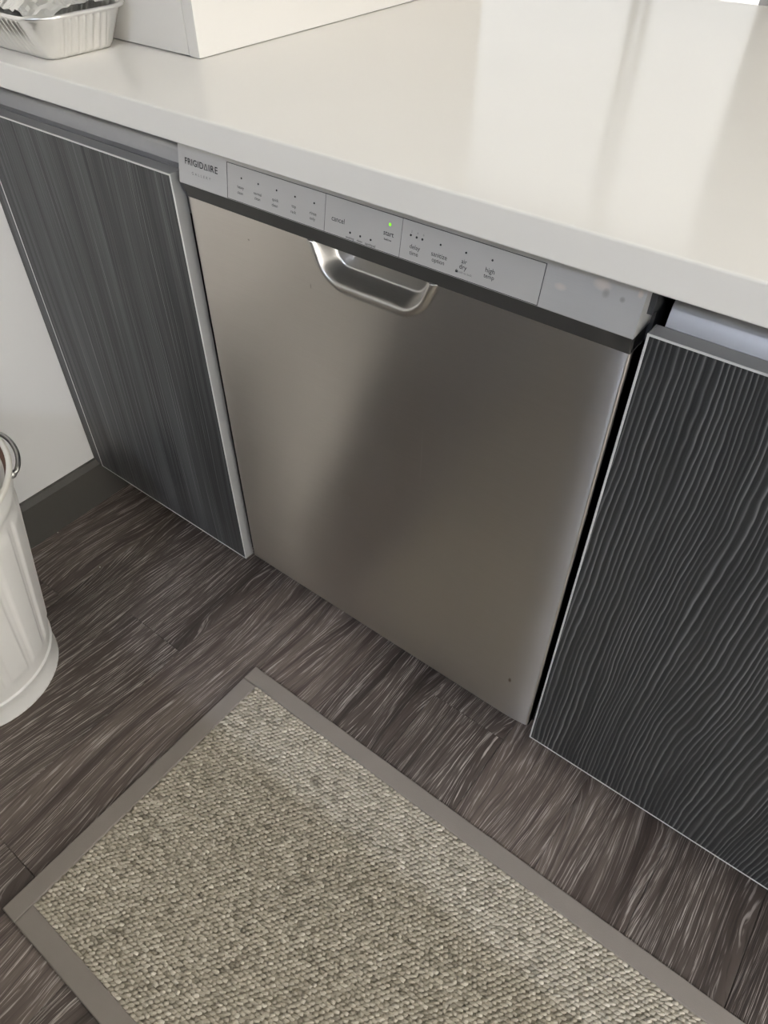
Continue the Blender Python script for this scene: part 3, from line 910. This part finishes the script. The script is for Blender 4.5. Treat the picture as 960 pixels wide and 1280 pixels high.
inner = [(FLARE * .92 - .0008, CTT + PH * .92, 0), (FLARE * .5 - .0008, CTT + PH * .5, .6), (.0, CTT + .003, 0)]
rows += [[bm.verts.new(p) for p in pan_ring(*l)] for l in inner]
n_ = len(pts)
for A, B in zip(rows[:-1], rows[1:]):
    for k in range(n_): bm.faces.new((A[k], A[(k + 1) % n_], B[(k + 1) % n_], B[k]))
bm.faces.new(rows[0][::-1]); bm.faces.new(rows[-1])
bm_obj('tray', bm, M['foil'], fpn, 60)
# flat rim with a rolled outer edge
bm = bmesh.new()
rim_l = [(FLARE * .92 - .0004, CTT + PH * .905, 0), (FLARE + .0035, CTT + PH * .925, 0), (FLARE + .0050, CTT + PH * .96, 0), (FLARE + .0045, CTT + PH * 1.0, 0), (FLARE + .0025, CTT + PH * 1.02, 0), (FLARE + .001, CTT + PH * .985, 0), (FLARE * .92 - .0004, CTT + PH * .945, 0)]
rows = [[bm.verts.new(p) for p in pan_ring(*l)] for l in rim_l]
for A, B in zip(rows, rows[1:] + rows[:1]):
    for k in range(n_): bm.faces.new((A[k], A[(k + 1) % n_], B[(k + 1) % n_], B[k]))
bm_obj('rolled_rim', bm, M['foil'], fpn, 60)
# crumpled foil sheet over the pan, its near right corner folded down over the rim
bm = bmesh.new()
gx, gy = 52, 30
cover = {}
for i in range(gx + 1):
    for j in range(gy + 1):
        u_, v_ = i / gx, j / gy
        x = PB[0] - .016 + u_ * (PB[1] - PB[0] + .030); y = PB[2] - .013 + v_ * (PB[3] - PB[2] + .028)
        m1 = mnoise.noise((x * 55, y * 55, 2.0)); m2 = mnoise.noise((x * 140, y * 140, 7.0))
        edge = min(u_, 1 - u_, v_ * .6, (1 - v_) * .6)
        z = CTT + PH + .006 + .016 * min(1, edge / .18) + .006 * m1 + .003 * m2
        dcor = math.hypot(x - (PB[1] + .004), y - (PB[2] - .003))
        if dcor < .030: z -= .016 * (1 - dcor / .030)
        cover[(i, j)] = bm.verts.new((x + .002 * m2, y + .002 * m1, z))
for i in range(gx):
    for j in range(gy):
        a, b, c, d_ = cover[(i, j)], cover[(i + 1, j)], cover[(i + 1, j + 1)], cover[(i, j + 1)]
        bm.faces.new((a, b, c)); bm.faces.new((a, c, d_))
me_o = bm_obj('foil_cover', bm, M['foil'], fpn, 12)
sm_ = me_o.modifiers.new('thickness', 'SOLIDIFY'); sm_.thickness = .0006

# ================================================================== WHITE CABINET ON THE WORKTOP
wc = empty('worktop_cabinet', (-0.29, 0.54, CTT), 'white laminate cabinet standing on the worktop behind the foil pan', 'cabinet')
box('carcass', (WX + .002, .150, CTT + .0008), (-0.112, .832, 1.75), M['white_lam'], wc)
box('side_panel', (-0.1105, .1315, CTT + .0008), (-0.0912, .837, 1.75), M['white_lam'], wc, .0006)
box('door', (WX + .002, .1315, CTT + .0015), (-0.1115, .1490, 1.75), M['white_lam'], wc, .0008)

# ================================================================== CRUMBS
def crumb(loc, r, mat, label):
    bm = bmesh.new(); bmesh.ops.create_icosphere(bm, subdivisions=1, radius=r, matrix=Matrix.Translation(loc) @ Matrix.Diagonal((1, .8, .6, 1)))
    o = bm_obj('crumb', bm, M[mat], None); tag(o, label, 'crumb')
crumb((-0.472, -0.155, .0011), .0018, 'crumb_w', 'tiny pale crumb on the floor close to the dark baseboard')
crumb((-0.315, -0.161, .0011), .0018, 'crumb_w', 'tiny pale crumb on open floor in front of the left cabinet')
crumb((0.405, -0.700, .0011), .0018, 'crumb_d', 'tiny dark crumb on the floor at the near edge of the mat')
